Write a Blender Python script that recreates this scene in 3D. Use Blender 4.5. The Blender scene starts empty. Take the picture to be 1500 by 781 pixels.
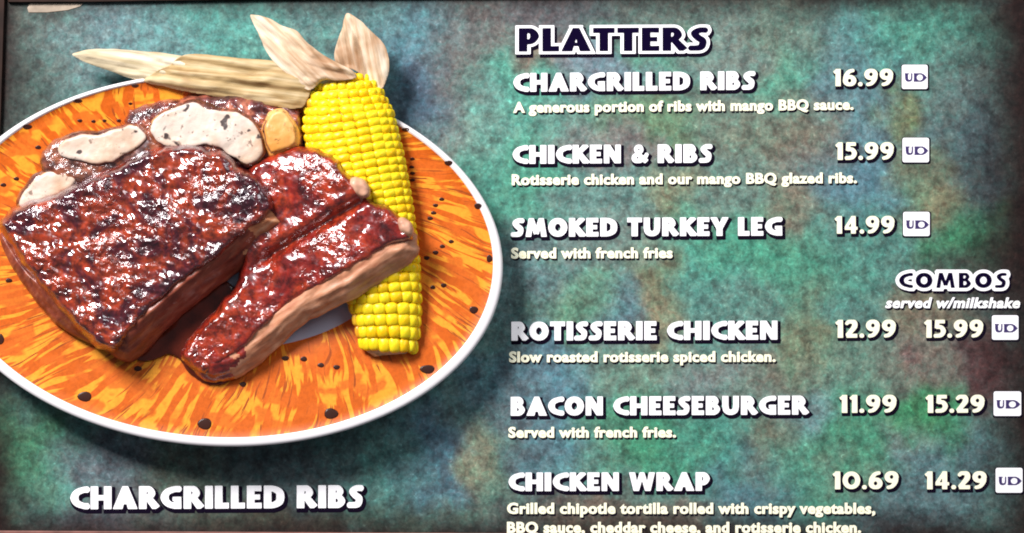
import bpy, math, random
import numpy as np
from mathutils import Vector
random.seed(7); rng = np.random.default_rng(7)
PI = math.pi
S = bpy.context.scene
C = S.collection
D = 3200.0                                   # camera distance from the board, mm

# ------------------------------------------------------------------ camera, world, lamps
cd = bpy.data.cameras.new('camera'); cam = bpy.data.objects.new('camera', cd); C.objects.link(cam)
cam.location = (0, -D/1000, 0); cam.rotation_euler = (PI/2, 0, 0)
cd.sensor_width = 36; cd.lens = 36*D/1500; cd.clip_end = 100
S.camera = cam
w = bpy.data.worlds.new('World'); S.world = w; w.use_nodes = True
w.node_tree.nodes['Background'].inputs[0].default_value = (0.80, 0.88, 1.0, 1)
w.node_tree.nodes['Background'].inputs[1].default_value = 0.13
def area(name, loc, target, size, power, col):
    l = bpy.data.lights.new(name, 'AREA'); l.shape = 'RECTANGLE'; l.size = size[0]; l.size_y = size[1]; l.energy = power; l.color = col
    o = bpy.data.objects.new(name, l); C.objects.link(o); o.location = loc
    o.rotation_euler = (Vector(target)-Vector(loc)).to_track_quat('-Z', 'Y').to_euler()
    return o
area('key_lamp', (-2.1, -2.6, 2.5), (-0.1, 0, 0), (1.3, 1.1), 300, (1, .97, .95))
area('fill_lamp', (2.0, -2.9, 1.9), (-0.1, 0, 0), (1.6, 1.3), 38, (.95, .97, 1))
S.view_settings.view_transform = 'Standard'; S.view_settings.look = 'None'; S.view_settings.exposure = 0; S.view_settings.gamma = 1
S.render.engine = 'CYCLES'
S.cycles.filter_width = 1.9
S.cycles.max_bounces = 5

# ------------------------------------------------------------------ helpers
def P(x, y, h=0.0):                           # a point of the board: x right, y down, h out of it, all in mm
    s = (D-h)/D
    return ((x-750)/1000*s, -h/1000, (390.5-y)/1000*s)
def PA(x, y, h):
    s = (D-h)/D
    return np.stack([(x-750)/1000*s, -h/1000, (390.5-y)/1000*s], -1)
def srgb(r, g, b):
    f = lambda c: (c/255/12.92 if c <= 10 else ((c/255+.055)/1.055)**2.4)
    return (f(r), f(g), f(b))
def tag(o, label=None, cat=None, group=None, kind=None):
    if label: o['label'] = label
    if cat: o['category'] = cat
    if group: o['group'] = group
    if kind: o['kind'] = kind
    return o
def empty(name, loc, label, cat, group=None):
    o = bpy.data.objects.new(name, None); C.objects.link(o); o.location = loc; o.empty_display_size = .02
    return tag(o, label, cat, group)
def link(name, verts, faces, mats, parent=None, midx=None, smooth=True, attrs=None):
    verts = np.asarray(verts, float)
    org = np.array([verts[:, 0].mean(), verts[:, 1].max(), verts[:, 2].mean()])
    me = bpy.data.meshes.new(name); me.from_pydata((verts-org).tolist(), [], faces)
    for m in (mats if isinstance(mats, list) else [mats]): me.materials.append(m)
    if midx is not None: me.polygons.foreach_set('material_index', np.asarray(midx, dtype=np.int32))
    if smooth: me.polygons.foreach_set('use_smooth', [True]*len(me.polygons))
    if attrs:
        for k, v in attrs.items():
            if v.shape[1] == 3:
                a = me.attributes.new(k, 'FLOAT_VECTOR', 'POINT'); a.data.foreach_set('vector', v.astype(np.float32).ravel())
            else:
                a = me.attributes.new(k, 'FLOAT_COLOR', 'POINT'); a.data.foreach_set('color', v.astype(np.float32).ravel())
    me.update()
    o = bpy.data.objects.new(name, me); C.objects.link(o)
    wl = Vector(org)
    if parent is not None:
        o.parent = parent; o.location = wl-wloc(parent)
    else: o.location = wl
    return o
def wloc(o):
    v = Vector(o.location)
    while o.parent: o = o.parent; v += o.location
    return v

_perm = rng.random((64, 64))
def vnoise(x, y):
    xi = np.floor(x).astype(int); yi = np.floor(y).astype(int); fx = x-xi; fy = y-yi
    fx = fx*fx*(3-2*fx); fy = fy*fy*(3-2*fy)
    g = lambda a, b: _perm[a % 64, b % 64]
    return (g(xi, yi)*(1-fx)+g(xi+1, yi)*fx)*(1-fy)+(g(xi, yi+1)*(1-fx)+g(xi+1, yi+1)*fx)*fy-.5
def fbm(x, y, sc, n=3, ox=0.0):
    r = 0; a = 1
    for k in range(n):
        r = r+a*vnoise(x/sc*2**k+ox+17.3*k, y/sc*2**k+ox*1.7+5.1*k); a *= .5
    return r
def smooth_closed(pts, n=6):
    p = np.array(pts, float); N = len(p); out = []
    for i in range(N):
        a, b, c, d = p[i-1], p[i], p[(i+1) % N], p[(i+2) % N]
        for t in np.arange(n)/n:
            out.append(.5*((2*b)+(-a+c)*t+(2*a-5*b+4*c-d)*t*t+(-a+3*b-3*c+d)*t**3))
    return np.array(out)
def inside(px, py, poly):
    r = np.zeros(px.shape, bool); x0, y0 = poly[-1]
    for x1, y1 in poly:
        c = (y0 > py) != (y1 > py)
        if c.any():
            xx = (x1-x0)*(py-y0)/((y1-y0) if y1 != y0 else 1e-9)+x0
            r ^= c & (px < xx)
        x0, y0 = x1, y1
    return r
def closest(px, py, poly):
    bd = np.full(px.shape, 1e9); bx = px.copy(); by = py.copy(); x0, y0 = poly[-1]
    for x1, y1 in poly:
        dx, dy = x1-x0, y1-y0; L = dx*dx+dy*dy+1e-9
        t = np.clip(((px-x0)*dx+(py-y0)*dy)/L, 0, 1); cx, cy = x0+t*dx, y0+t*dy
        d = (px-cx)**2+(py-cy)**2; m = d < bd
        bd = np.where(m, d, bd); bx = np.where(m, cx, bx); by = np.where(m, cy, by)
        x0, y0 = x1, y1
    return np.sqrt(bd), bx, by
def lump(name, outline, top, bot, step, mats, parent=None, n=6, wob=0.0, midf=None):
    """a solid carved over an outline on the board: top(x,y,d) and bot(x,y) are its front and back, d the distance to the edge"""
    poly = smooth_closed(outline, n) if n > 1 else np.array(outline, float)
    if wob:
        k = fbm(poly[:, 0], poly[:, 1], 12, 2, 3.3); q = fbm(poly[:, 0], poly[:, 1], 12, 2, 9.1)
        poly = poly+np.stack([k, q], -1)*wob
    x = np.arange(poly[:, 0].min()-step, poly[:, 0].max()+2*step, step); y = np.arange(poly[:, 1].min()-step, poly[:, 1].max()+2*step, step)
    X, Y = np.meshgrid(x, y); sh = X.shape; X = X.ravel(); Y = Y.ravel()
    ins = inside(X, Y, poly); d, cx, cy = closest(X, Y, poly)
    I = ins.reshape(sh); cell = I[:-1, :-1] | I[1:, :-1] | I[:-1, 1:] | I[1:, 1:]
    X = np.where(ins, X, cx); Y = np.where(ins, Y, cy); d = np.where(ins, d, 0)
    jj, ii = np.nonzero(cell); W = sh[1]
    q = np.stack([jj*W+ii, (jj+1)*W+ii, (jj+1)*W+ii+1, jj*W+ii+1], -1)
    used = np.unique(q); mp = -np.ones(len(X), int); mp[used] = np.arange(len(used)); q = mp[q]
    X, Y, d = X[used], Y[used], d[used]; N = len(used)
    ht = top(X, Y, d); hb = np.minimum(bot(X, Y)+0*X, ht-.4)
    V = np.concatenate([PA(X, Y, ht), PA(X, Y, hb)])
    e = {}
    for f in q:
        for a, b in ((f[0], f[1]), (f[1], f[2]), (f[2], f[3]), (f[3], f[0])): e[(a, b)] = 1
    F = q.tolist()+(q[:, ::-1]+N).tolist()
    mi = None
    if midf is not None:
        m = midf(X[q].mean(1), Y[q].mean(1), d[q].mean(1)); mi = list(m)+[0]*len(q)
    for (a, b) in e:
        if (b, a) not in e: F.append([int(b), int(a), int(a)+N, int(b)+N]); mi is not None and mi.append(0)
    return link(name, V, F, mats, parent, mi)
def rnd(d, r): return np.sqrt(np.clip(1-(1-np.minimum(d/r, 1))**2, 0, 1))

# ------------------------------------------------------------------ materials
class NT:
    def __init__(s, name):
        s.m = bpy.data.materials.new(name); s.m.use_nodes = True; s.t = s.m.node_tree; s.b = s.t.nodes['Principled BSDF']
    def n(s, typ, **k):
        a = s.t.nodes.new(typ)
        for q, v in k.items():
            if q in a.inputs: a.inputs[q].default_value = v
            else: setattr(a, q, v)
        return a
    def l(s, a, b): s.t.links.new(a, b)
    def coords(s): return s.n('ShaderNodeNewGeometry').outputs['Position']
    def noise(s, scale, detail=3, rough=.5, vec=None, dist=0, stretch=None):
        a = s.n('ShaderNodeTexNoise'); a.inputs['Scale'].default_value = scale; a.inputs['Detail'].default_value = detail
        a.inputs['Roughness'].default_value = rough; a.inputs['Distortion'].default_value = dist
        v = vec if vec is not None else s.coords()
        if stretch is not None:
            mr = s.n('ShaderNodeMapping'); s.l(v, mr.inputs['Vector']); mr.inputs['Rotation'].default_value = tuple(q*(1 if k == 2 else 1) for k, q in enumerate(stretch[0]))
            mp = s.n('ShaderNodeMapping'); s.l(mr.outputs[0], mp.inputs['Vector']); mp.inputs['Scale'].default_value = stretch[1]; v = mp.outputs[0]
        s.l(v, a.inputs['Vector']); return a.outputs['Fac']
    def ramp(s, fac, stops, interp='LINEAR'):
        r = s.n('ShaderNodeValToRGB'); r.color_ramp.interpolation = interp
        el = r.color_ramp.elements
        while len(el) < len(stops): el.new(.5)
        for e, (p, c) in zip(el, stops):
            e.position = p; e.color = (*c, 1) if len(c) == 3 else c
        s.l(fac, r.inputs[0]); return r.outputs[0]
    def mix(s, fac, a, b, mode='MIX'):
        m = s.n('ShaderNodeMix', data_type='RGBA', blend_type=mode)
        for i, v in ((0, fac), (6, a), (7, b)):
            if isinstance(v, (int, float)): m.inputs[i].default_value = v
            elif isinstance(v, tuple): m.inputs[i].default_value = (*v, 1)
            else: s.l(v, m.inputs[i])
        return m.outputs[2]
    def base(s, c, rough=.5, spec=.5, coat=0, coatr=.1):
        i = s.b.inputs
        if isinstance(c, tuple): i['Base Color'].default_value = (*c, 1)
        else: s.l(c, i['Base Color'])
        if isinstance(rough, (int, float)): i['Roughness'].default_value = rough
        else: s.l(rough, i['Roughness'])
        i['Specular IOR Level'].default_value = spec; i['Coat Weight'].default_value = coat; i['Coat Roughness'].default_value = coatr
    def bump(s, h, strength, dist):
        b = s.n('ShaderNodeBump'); b.inputs['Strength'].default_value = strength; b.inputs['Distance'].default_value = dist
        s.l(h, b.inputs['Height']); s.l(b.outputs[0], s.b.inputs['Normal']); return b
g3 = lambda v: (v, v, v)

m_board = NT('mottled_print')
ca = m_board.n('ShaderNodeAttribute', attribute_name='col').outputs['Color']
f1 = m_board.ramp(m_board.noise(150, 4, .68, dist=.5), [(.30, g3(.30)), (.5, g3(.95)), (.62, g3(1.35)), (.72, g3(2.6))])
f2 = m_board.ramp(m_board.noise(45, 4, .65), [(.36, (.55, .50, .52)), (.5, g3(1)), (.64, (1.35, 1.42, 1.38))])
cc = m_board.mix(.62, ca, f1, 'MULTIPLY'); cc = m_board.mix(.9, cc, f2, 'MULTIPLY')
hue = m_board.ramp(m_board.noise(75, 3, .6, dist=1), [(.36, (1.12, .95, .92)), (.5, g3(1)), (.64, (.84, 1.07, 1.04))])
cc = m_board.mix(.85, cc, hue, 'MULTIPLY')
m_board.base(cc, .62, .2)
def plain(name, col, rough=.5, spec=.3, var=.06, sc=60):
    m = NT(name)
    c = m.ramp(m.noise(sc, 3), [(.3, tuple(max(0, v*(1-var)) for v in col)), (.7, tuple(min(1, v*(1+var)) for v in col))])
    m.base(c, rough, spec); return m
m_white = plain('white_ink', (.93, .91, .94), .6, .1, .02)
m_cream = plain('cream_ink', (.93, .90, .70), .6, .1, .04)
for m_, c_, e_ in ((m_white, (1, .97, 1), .28), (m_cream, (1, .97, .74), .25)):      # menu taken as a backlit sign; glow added to lift lettering the plate shades
    m_.b.inputs['Emission Color'].default_value = (*c_, 1); m_.b.inputs['Emission Strength'].default_value = e_
m_navy = plain('navy_ink', (.006, .003, .022), .8, .0)
m_dark = plain('shadow_ink', (.008, .005, .014), .8, .0)
m_logo = plain('violet_ink', (.06, .04, .15), .6, .1)
m_rail_dark = plain('dark_rail', (.022, .008, .005), .6, .2, .4, 30)
m_rail_red = plain('reddish_rail', (.23, .10, .085), .6, .2, .3, 40)
m_strip = plain('pale_reflection', (.40, .32, .25), .6, .2, .25, 60)

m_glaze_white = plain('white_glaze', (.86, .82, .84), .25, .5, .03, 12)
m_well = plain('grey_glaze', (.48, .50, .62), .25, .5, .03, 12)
m_plate = NT('painted_orange_glaze')
pc = m_plate.n('ShaderNodeAttribute', attribute_name='pc').outputs['Vector']
kn = m_plate.noise(1, 1, vec=pc, stretch=((0, 0, 0), (5.5, .6, 1)))
sp3 = m_plate.n('ShaderNodeSeparateXYZ'); m_plate.l(pc, sp3.inputs[0])
def mth(op, a_, b_):
    q_ = m_plate.n('ShaderNodeMath', operation=op)
    for i_, v_ in enumerate((a_, b_)):
        if isinstance(v_, (int, float)): q_.inputs[i_].default_value = v_
        else: m_plate.l(v_, q_.inputs[i_])
    return q_.outputs[0]
slant = mth('ADD', mth('MULTIPLY', mth('SUBTRACT', kn, .5), 1.6), .45)
th2 = mth('SUBTRACT', sp3.outputs[0], mth('MULTIPLY', slant, mth('SUBTRACT', sp3.outputs[1], .85)))
vv = m_plate.n('ShaderNodeCombineXYZ'); m_plate.l(th2, vv.inputs[0]); m_plate.l(sp3.outputs[1], vv.inputs[1])
st = m_plate.noise(1, 2, .45, vec=vv.outputs[0], stretch=((0, 0, 0), (27, 5, 1)), dist=.0)
sk = m_plate.ramp(st, [(.475, g3(0)), (.51, g3(1))])
patch = m_plate.ramp(m_plate.noise(1, 2, vec=pc, stretch=((0, 0, 0), (7, 9, 1))), [(.50, g3(0)), (.56, g3(.85))])
fine = m_plate.ramp(m_plate.noise(160, 3, .7), [(.35, (.55, .50, .45)), (.55, g3(1)), (.7, (1.1, 1.15, 1.3))])
col = m_plate.mix(sk, (.92, .345, .028), (.62, .115, .008))
col = m_plate.mix(patch, col, (.68, .135, .014))
st2 = m_plate.ramp(m_plate.noise(1, 3, .6, vec=vv.outputs[0], stretch=((0, 0, 0), (52, 4.5, 1))), [(.60, g3(0)), (.64, g3(1))])
col = m_plate.mix(st2, col, (.36, .07, .012))
col = m_plate.mix(.35, col, fine, 'MULTIPLY')
m_plate.base(col, .35, .3)
m_dot = plain('brown_dot_glaze', (.04, .010, .006), .3, .4)

def glaze(name, dark, mid, hot, seed, rough=.2):
    m = NT(name)
    a = m.noise(14+seed, 4, .62, dist=.8)
    c = m.ramp(a, [(.32, dark), (.47, mid), (.58, hot), (.68, mid)])
    ch = m.ramp(m.noise(75, 4, .7), [(.38, g3(.25)), (.52, g3(1)), (.66, (1.5, 1.25, 1.2))])
    c = m.mix(.8, c, ch, 'MULTIPLY')
    rr = m.ramp(m.noise(120, 3, .6), [(.35, g3(rough*.7)), (.65, g3(rough*2.0))])
    m.base(c, rr, .6, 1.0, .13); m.b.inputs['Coat IOR'].default_value = 1.8
    h = m.mix(m.ramp(m.noise(17, 2, .5), [(.40, g3(0)), (.60, g3(1))]), (.5, .5, .5), m.noise(130, 3, .5, dist=.6)); b_ = m.bump(h, .8, .0042)
    m.l(b_.outputs[0], m.b.inputs['Coat Normal'])
    m.b.inputs['Coat Tint'].default_value = (.97, .9, 1, 1)
    return m
m_crustA = glaze('charred_glaze', (.030, .005, .014), (.095, .011, .014), (.38, .050, .010), 1)
m_crustB = glaze('red_glaze', (.10, .008, .008), (.24, .018, .009), (.40, .045, .010), 5)
def meat(name, a, b, c, rot):
    m = NT(name)
    f = m.noise(1, 4, .6, stretch=((0, rot, 0), (26, 60, 120)), dist=.4)
    col = m.ramp(f, [(.28, a), (.5, b), (.72, c)])
    f2 = m.ramp(m.noise(38, 4, .65), [(.36, g3(.45)), (.56, g3(1.05))])
    m.base(m.mix(.4, col, f2, 'MULTIPLY'), .42, .4, .2, .25); m.bump(f, .25, .004); return m
m_meatA = meat('roasted_meat', (.13, .022, .014), (.27, .055, .030), (.42, .13, .07), .72)
m_meatB = meat('tender_meat', (.44, .14, .07), (.60, .27, .15), (.70, .37, .24), .58)
m_meatC = meat('orange_meat', (.42, .11, .05), (.64, .25, .11), (.72, .42, .25), .6)
m_bone = plain('pinkish_bone', (.62, .33, .22), .4, .4, .25, 60)
def potato(name, lo, hi):
    m = NT(name)
    c = m.ramp(m.noise(16, 3), [(.35, lo), (.6, hi)])
    sp = m.ramp(m.noise(85, 3, .65), [(.32, (.42,.36,.34)), (.39, g3(1))])
    sp2 = m.ramp(m.noise(48, 2, .5), [(.29, (.10, .08, .09)), (.33, g3(1))])
    m.base(m.mix(1.0, m.mix(1.0, c, sp, 'MULTIPLY'), sp2, 'MULTIPLY'), .4, .35, .15, .3); m.bump(m.noise(90, 3), .25, .004); return m
m_flesh = potato('potato_flesh', (.58, .38, .25), (.72, .60, .52))
m_gold = potato('browned_potato_edge', (.22, .07, .025), (.52, .26, .10))
m_fleshy = potato('golden_potato_flesh', (.72, .30, .06), (.85, .52, .20))
m_skin = glaze('potato_skin', (.045, .012, .006), (.12, .030, .012), (.34, .11, .04), 3, .35)
m_browned = glaze('browned_meat', (.05, .012, .012), (.17, .035, .025), (.50, .18, .09), 7, .3)
m_sauce_shade = plain('sauce_and_gap_shade', (.10, .014, .006), .15, .6, .5, 30)  # sauce tone darkened to hold the shade of the gap as well

m_kern = NT('yellow_kernel')
oi = m_kern.n('ShaderNodeObjectInfo').outputs['Random']
kc = m_kern.ramp(oi, [(0, (.90, .54, .006)), (.3, (.96, .66, .008)), (1, (1.0, .76, .02))])
m_kern.base(kc, .35, .3, .0, .15); m_kern.b.inputs['Subsurface Weight'].default_value = .4; m_kern.b.inputs['Subsurface Scale'].default_value = .006
m_kern.b.inputs['Subsurface Radius'].default_value = (1, .6, .1)
m_kerno = NT('amber_kernel')
m_kerno.base(m_kerno.ramp(m_kerno.n('ShaderNodeObjectInfo').outputs['Random'], [(0, (.80, .34, .02)), (1, (.90, .52, .03))]), .3, .4, .2, .15)
m_cob = plain('pale_cob', (.62, .47, .30), .6, .3, .35, 110)
def husk(name, lo, mid, hi, rot):
    m = NT(name)
    f = m.noise(1, 4, .6, stretch=((0, rot, 0), (5, 40, 95)), dist=.25)
    c = m.ramp(f, [(.32, lo), (.5, mid), (.62, hi)])
    br = m.ramp(m.noise(13, 3, .6), [(.36, (.60, .40, .28)), (.5, g3(1))])
    m.base(m.mix(.7, c, br, 'MULTIPLY'), .6, .25); m.bump(f, .3, .003); return m
m_husk1 = husk('dry_husk_brown', (.24, .13, .05), (.46, .32, .15), (.60, .46, .27), -.12)
m_husk2 = husk('dry_husk_pale', (.44, .27, .15), (.64, .47, .32), (.76, .62, .48), -.78)
m_husk3b = husk('dry_husk_tip', (.42, .33, .19), (.60, .50, .34), (.72, .64, .50), -.18)
m_husk3 = husk('dry_husk_cream', (.38, .22, .11), (.62, .46, .31), (.76, .64, .50), -1.38)

# ------------------------------------------------------------------ the menu board
board = empty('menu_board', (0, 0, 0), 'mottled teal and brown menu board printed with white dish names and prices', 'menu board')
X0, X1, Y0, Y1, st_ = -170, 1670, -130, 910, 8
bx = np.arange(X0, X1+1, st_, float); by = np.arange(Y0, Y1+1, st_, float); BX, BY = np.meshgrid(bx, by); sh = BX.shape; fx = BX.ravel(); fy = BY.ravel()
blobs = [  # x, y, radius x, radius y, colour
 (60,50,60,50,(62,66,60)),(95,75,45,35,(112,146,150)),(170,50,80,40,(96,118,126)),(300,55,70,45,(78,138,130)),(350,110,60,30,(92,150,140)),(240,75,50,30,(100,132,138)),
 (30,140,50,50,(58,70,66)),(610,60,60,50,(82,122,138)),(560,30,60,30,(80,112,112)),(690,60,50,50,(104,96,92)),(670,120,25,60,(100,88,84)),(730,150,40,50,(88,148,138)),(630,130,35,40,(66,84,108)),
 (700,190,50,40,(120,138,130)),(720,240,30,40,(70,132,116)),(655,160,25,30,(86,104,116)),(790,30,50,35,(98,86,90)),(800,85,30,20,(140,104,84)),(755,130,30,40,(76,158,134)),(860,95,60,20,(110,126,140)),
 (960,60,60,30,(84,132,112)),(1000,20,80,25,(88,98,92)),(1090,70,50,50,(112,128,122)),(1160,60,50,50,(104,112,92)),(1155,110,30,30,(82,164,136)),(1220,60,60,40,(86,126,134)),(1330,60,80,40,(72,138,120)),
 (1250,120,60,50,(92,124,134)),(1335,150,30,22,(112,112,70)),(1400,120,40,50,(92,112,110)),(850,185,50,30,(98,146,134)),(930,180,50,25,(100,128,96)),(1120,190,60,30,(110,120,104)),(1180,215,50,40,(122,106,90)),
 (880,215,60,18,(124,106,108)),(765,250,35,60,(74,150,126)),(860,290,70,25,(100,134,128)),(990,290,30,30,(136,130,98)),(1060,270,60,40,(104,128,118)),(1250,260,60,50,(86,124,142)),(1170,310,40,30,(128,112,94)),
 (1350,250,40,30,(106,112,88)),(1370,295,35,30,(128,116,86)),(1340,285,25,20,(92,138,112)),(1420,240,30,60,(78,100,108)),(1270,350,60,40,(82,132,122)),(1060,360,80,40,(70,150,122)),(1420,360,40,35,(56,128,88)),
 (900,350,80,30,(112,128,122)),(800,400,60,40,(96,120,124)),(850,430,40,40,(96,140,104)),(955,410,26,45,(126,104,72)),(965,450,20,25,(158,138,104)),(1030,420,60,50,(84,140,130)),(900,440,40,30,(92,120,138)),(1170,410,80,45,(72,144,116)),
 (1100,450,70,40,(100,126,120)),(1250,430,60,50,(86,128,122)),(1180,480,25,50,(120,124,94)),(1340,450,50,25,(124,108,88)),(1340,520,40,40,(116,104,94)),(1340,530,16,12,(140,84,90)),(1440,400,60,30,(66,62,60)),
 (800,560,60,40,(86,122,140)),(950,550,70,30,(110,136,120)),(1080,560,60,30,(124,132,124)),(1030,560,40,25,(120,122,130)),(1240,540,60,30,(104,134,118)),(1140,560,30,30,(112,104,88)),(1450,545,30,35,(88,50,52)),
 (800,650,50,35,(84,124,142)),(870,650,40,30,(96,134,118)),(950,630,70,40,(64,140,104)),(1050,630,60,50,(76,140,126)),(1130,660,30,40,(122,110,88)),(1170,610,40,30,(110,140,146)),(1260,640,50,40,(74,138,108)),(1350,620,40,30,(58,132,84)),
 (1330,650,22,22,(128,130,132)),(1190,690,50,40,(80,150,124)),(1110,710,50,40,(80,116,128)),(1240,690,40,20,(104,120,104)),(1360,700,60,40,(88,118,124)),(770,700,30,60,(78,80,82)),(900,760,90,18,(104,90,80)),(1330,750,60,30,(76,94,100)),
 (760,600,25,60,(92,100,104)),(30,680,40,45,(58,112,80)),(75,710,40,40,(82,128,118)),(140,690,60,30,(92,98,108)),(170,760,70,25,(78,74,82)),(260,730,60,40,(84,92,80)),(420,700,90,35,(72,84,88)),(560,710,70,40,(70,114,108)),(640,700,45,50,(76,104,126)),
 (690,680,22,40,(140,132,100)),(730,690,30,40,(90,120,104)),(620,760,60,20,(80,100,84)),(400,765,80,18,(66,64,52)),(10,760,30,40,(48,60,50)),(820,20,70,25,(80,84,90)),(1200,20,120,20,(70,92,86)),
]
acc = np.zeros((len(fx), 3)); ws = np.full(len(fx), .03); acc += .03*np.array([90, 122, 118])
wx = fx+fbm(fx, fy, 40, 3, 1)*46; wy = fy+fbm(fx, fy, 40, 3, 8)*46
for (x, y, rx, ry, c) in blobs:
    k = np.exp(-1.3*(((wx-x)/(rx*1.15))**2+((wy-y)/(ry*1.15))**2)); acc += k[:, None]*np.array(c); ws += k
col8 = acc/ws[:, None]; col8 = col8*.84+.16*np.array([92, 112, 110])
lin = np.where(col8/255 < .04, col8/255/12.92, ((col8/255+.055)/1.055)**2.4)
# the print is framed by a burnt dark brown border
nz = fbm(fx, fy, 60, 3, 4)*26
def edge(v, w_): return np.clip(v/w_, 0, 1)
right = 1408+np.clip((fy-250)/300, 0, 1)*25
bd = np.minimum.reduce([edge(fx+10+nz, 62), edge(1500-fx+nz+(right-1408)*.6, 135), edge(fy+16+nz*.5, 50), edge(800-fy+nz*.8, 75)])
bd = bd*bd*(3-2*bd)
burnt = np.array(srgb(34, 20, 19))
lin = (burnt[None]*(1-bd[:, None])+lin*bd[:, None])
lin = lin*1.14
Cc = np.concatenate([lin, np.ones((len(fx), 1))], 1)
nx = sh[1]; ny = sh[0]
idx = np.arange(nx*ny).reshape(ny, nx)
q = np.stack([idx[:-1, :-1], idx[1:, :-1], idx[1:, 1:], idx[:-1, 1:]], -1).reshape(-1, 4)
V = PA(fx, fy, 0*fx)
Vb = [P(X0, Y0, -12), P(X1, Y0, -12), P(X1, Y1, -12), P(X0, Y1, -12)]
n0 = nx*ny
F = q.tolist()+[[n0+0, n0+1, n0+2, n0+3], [0]+[n0, n0+3]+[int(idx[-1, 0])], [int(idx[0, -1]), int(idx[-1, -1]), n0+2, n0+1],
     [int(idx[0, 0]), int(idx[0, -1]), n0+1, n0], [int(idx[-1, 0]), n0+3, n0+2, int(idx[-1, -1])]]
Cc = np.concatenate([Cc, np.tile([.03, .02, .02, 1], (4, 1))])
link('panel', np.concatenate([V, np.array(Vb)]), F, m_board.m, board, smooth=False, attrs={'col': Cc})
def slab(name, pts, h0, h1, mat, parent, bev=1.5):
    p = np.array(pts, float); c = p.mean(0); pin = c+(p-c)*(1-bev/np.abs(p-c).max(0)*1.0)
    V = [P(*a, h0) for a in p]+[P(*a, h1-bev*.6) for a in p]+[P(*a, h1) for a in pin]; n = len(p)
    F = [list(range(2*n, 3*n))[::-1]]+[[i, (i+1) % n, n+(i+1) % n, n+i][::-1] for i in range(n)]+[[n+i, n+(i+1) % n, 2*n+(i+1) % n, 2*n+i][::-1] for i in range(n)]
    return link(name, V, F, mat, parent, smooth=False)
slab('bottom_rail', [(-170, 776.5), (-170, 910), (1670, 910), (1670, 786)], 0, 9, m_rail_red.m, board)
slab('side_rail', [(-170, -130), (11, -130), (2, 150), (-9, 500), (-12, 776), (-170, 776)], 0, 8, m_rail_dark.m, board)
slab('top_rail', [(12, -130), (12, 3.5), (140, 3.0), (420, -1.5), (1670, -12), (1670, -130)], 0, 7, m_rail_dark.m, board)
tag(slab('reflection_strip', [(44, 4.5), (40, 12), (42, 18.5), (70, 18.5), (100, 15), (118, 9), (122, 4.5)], 0, 1.0, m_strip.m, board, .8), 'small pale beige strip of reflection at the top left corner of the board')  # a pale reflection on the board, built as a thin coloured strip

# ------------------------------------------------------------------ lettering, cut from distance fields
def G(w, *parts, clip=True, cut=()): return dict(w=w, parts=parts, clip=clip, cut=cut)
def L(x0, y0, x1, y1, w0, w1): return ('q', x0, y0, x1, y1, w0, w1)
def R(pts, ws, n=5):
    p = [np.array(a, float) for a in pts]; out = []; wo = []
    for i in range(len(p)-1):
        a = p[i-1] if i else 2*p[0]-p[1]; b = p[i]; c = p[i+1]; d = p[i+2] if i+2 < len(p) else 2*c-b
        for t in np.arange(n)/n:
            out.append(.5*((2*b)+(-a+c)*t+(2*a-5*b+4*c-d)*t*t+(-a+3*b-3*c+d)*t**3)); wo.append(ws[i]*(1-t)+ws[i+1]*t)
    out.append(p[-1]); wo.append(ws[-1]); return ('r', out, wo)
def stem(x, w=.31, y0=-.1, y1=1.1): return L(x, y0, x, y1, w*1.02, w*1.02)
def bar(y, x0, x1, h0=.22, h1=.24): return L(x0, y, x1, y, h0, h1)
def ring(cx, cy, rx, ry, w0, w1):
    pts = []; ws = []
    for k in range(13):
        t = k/12*2*PI; pts.append((cx+rx*math.cos(t), cy+ry*math.sin(t))); ws.append(w1+(w0-w1)*abs(math.cos(t)))
    return R(pts, ws, 3)
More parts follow.
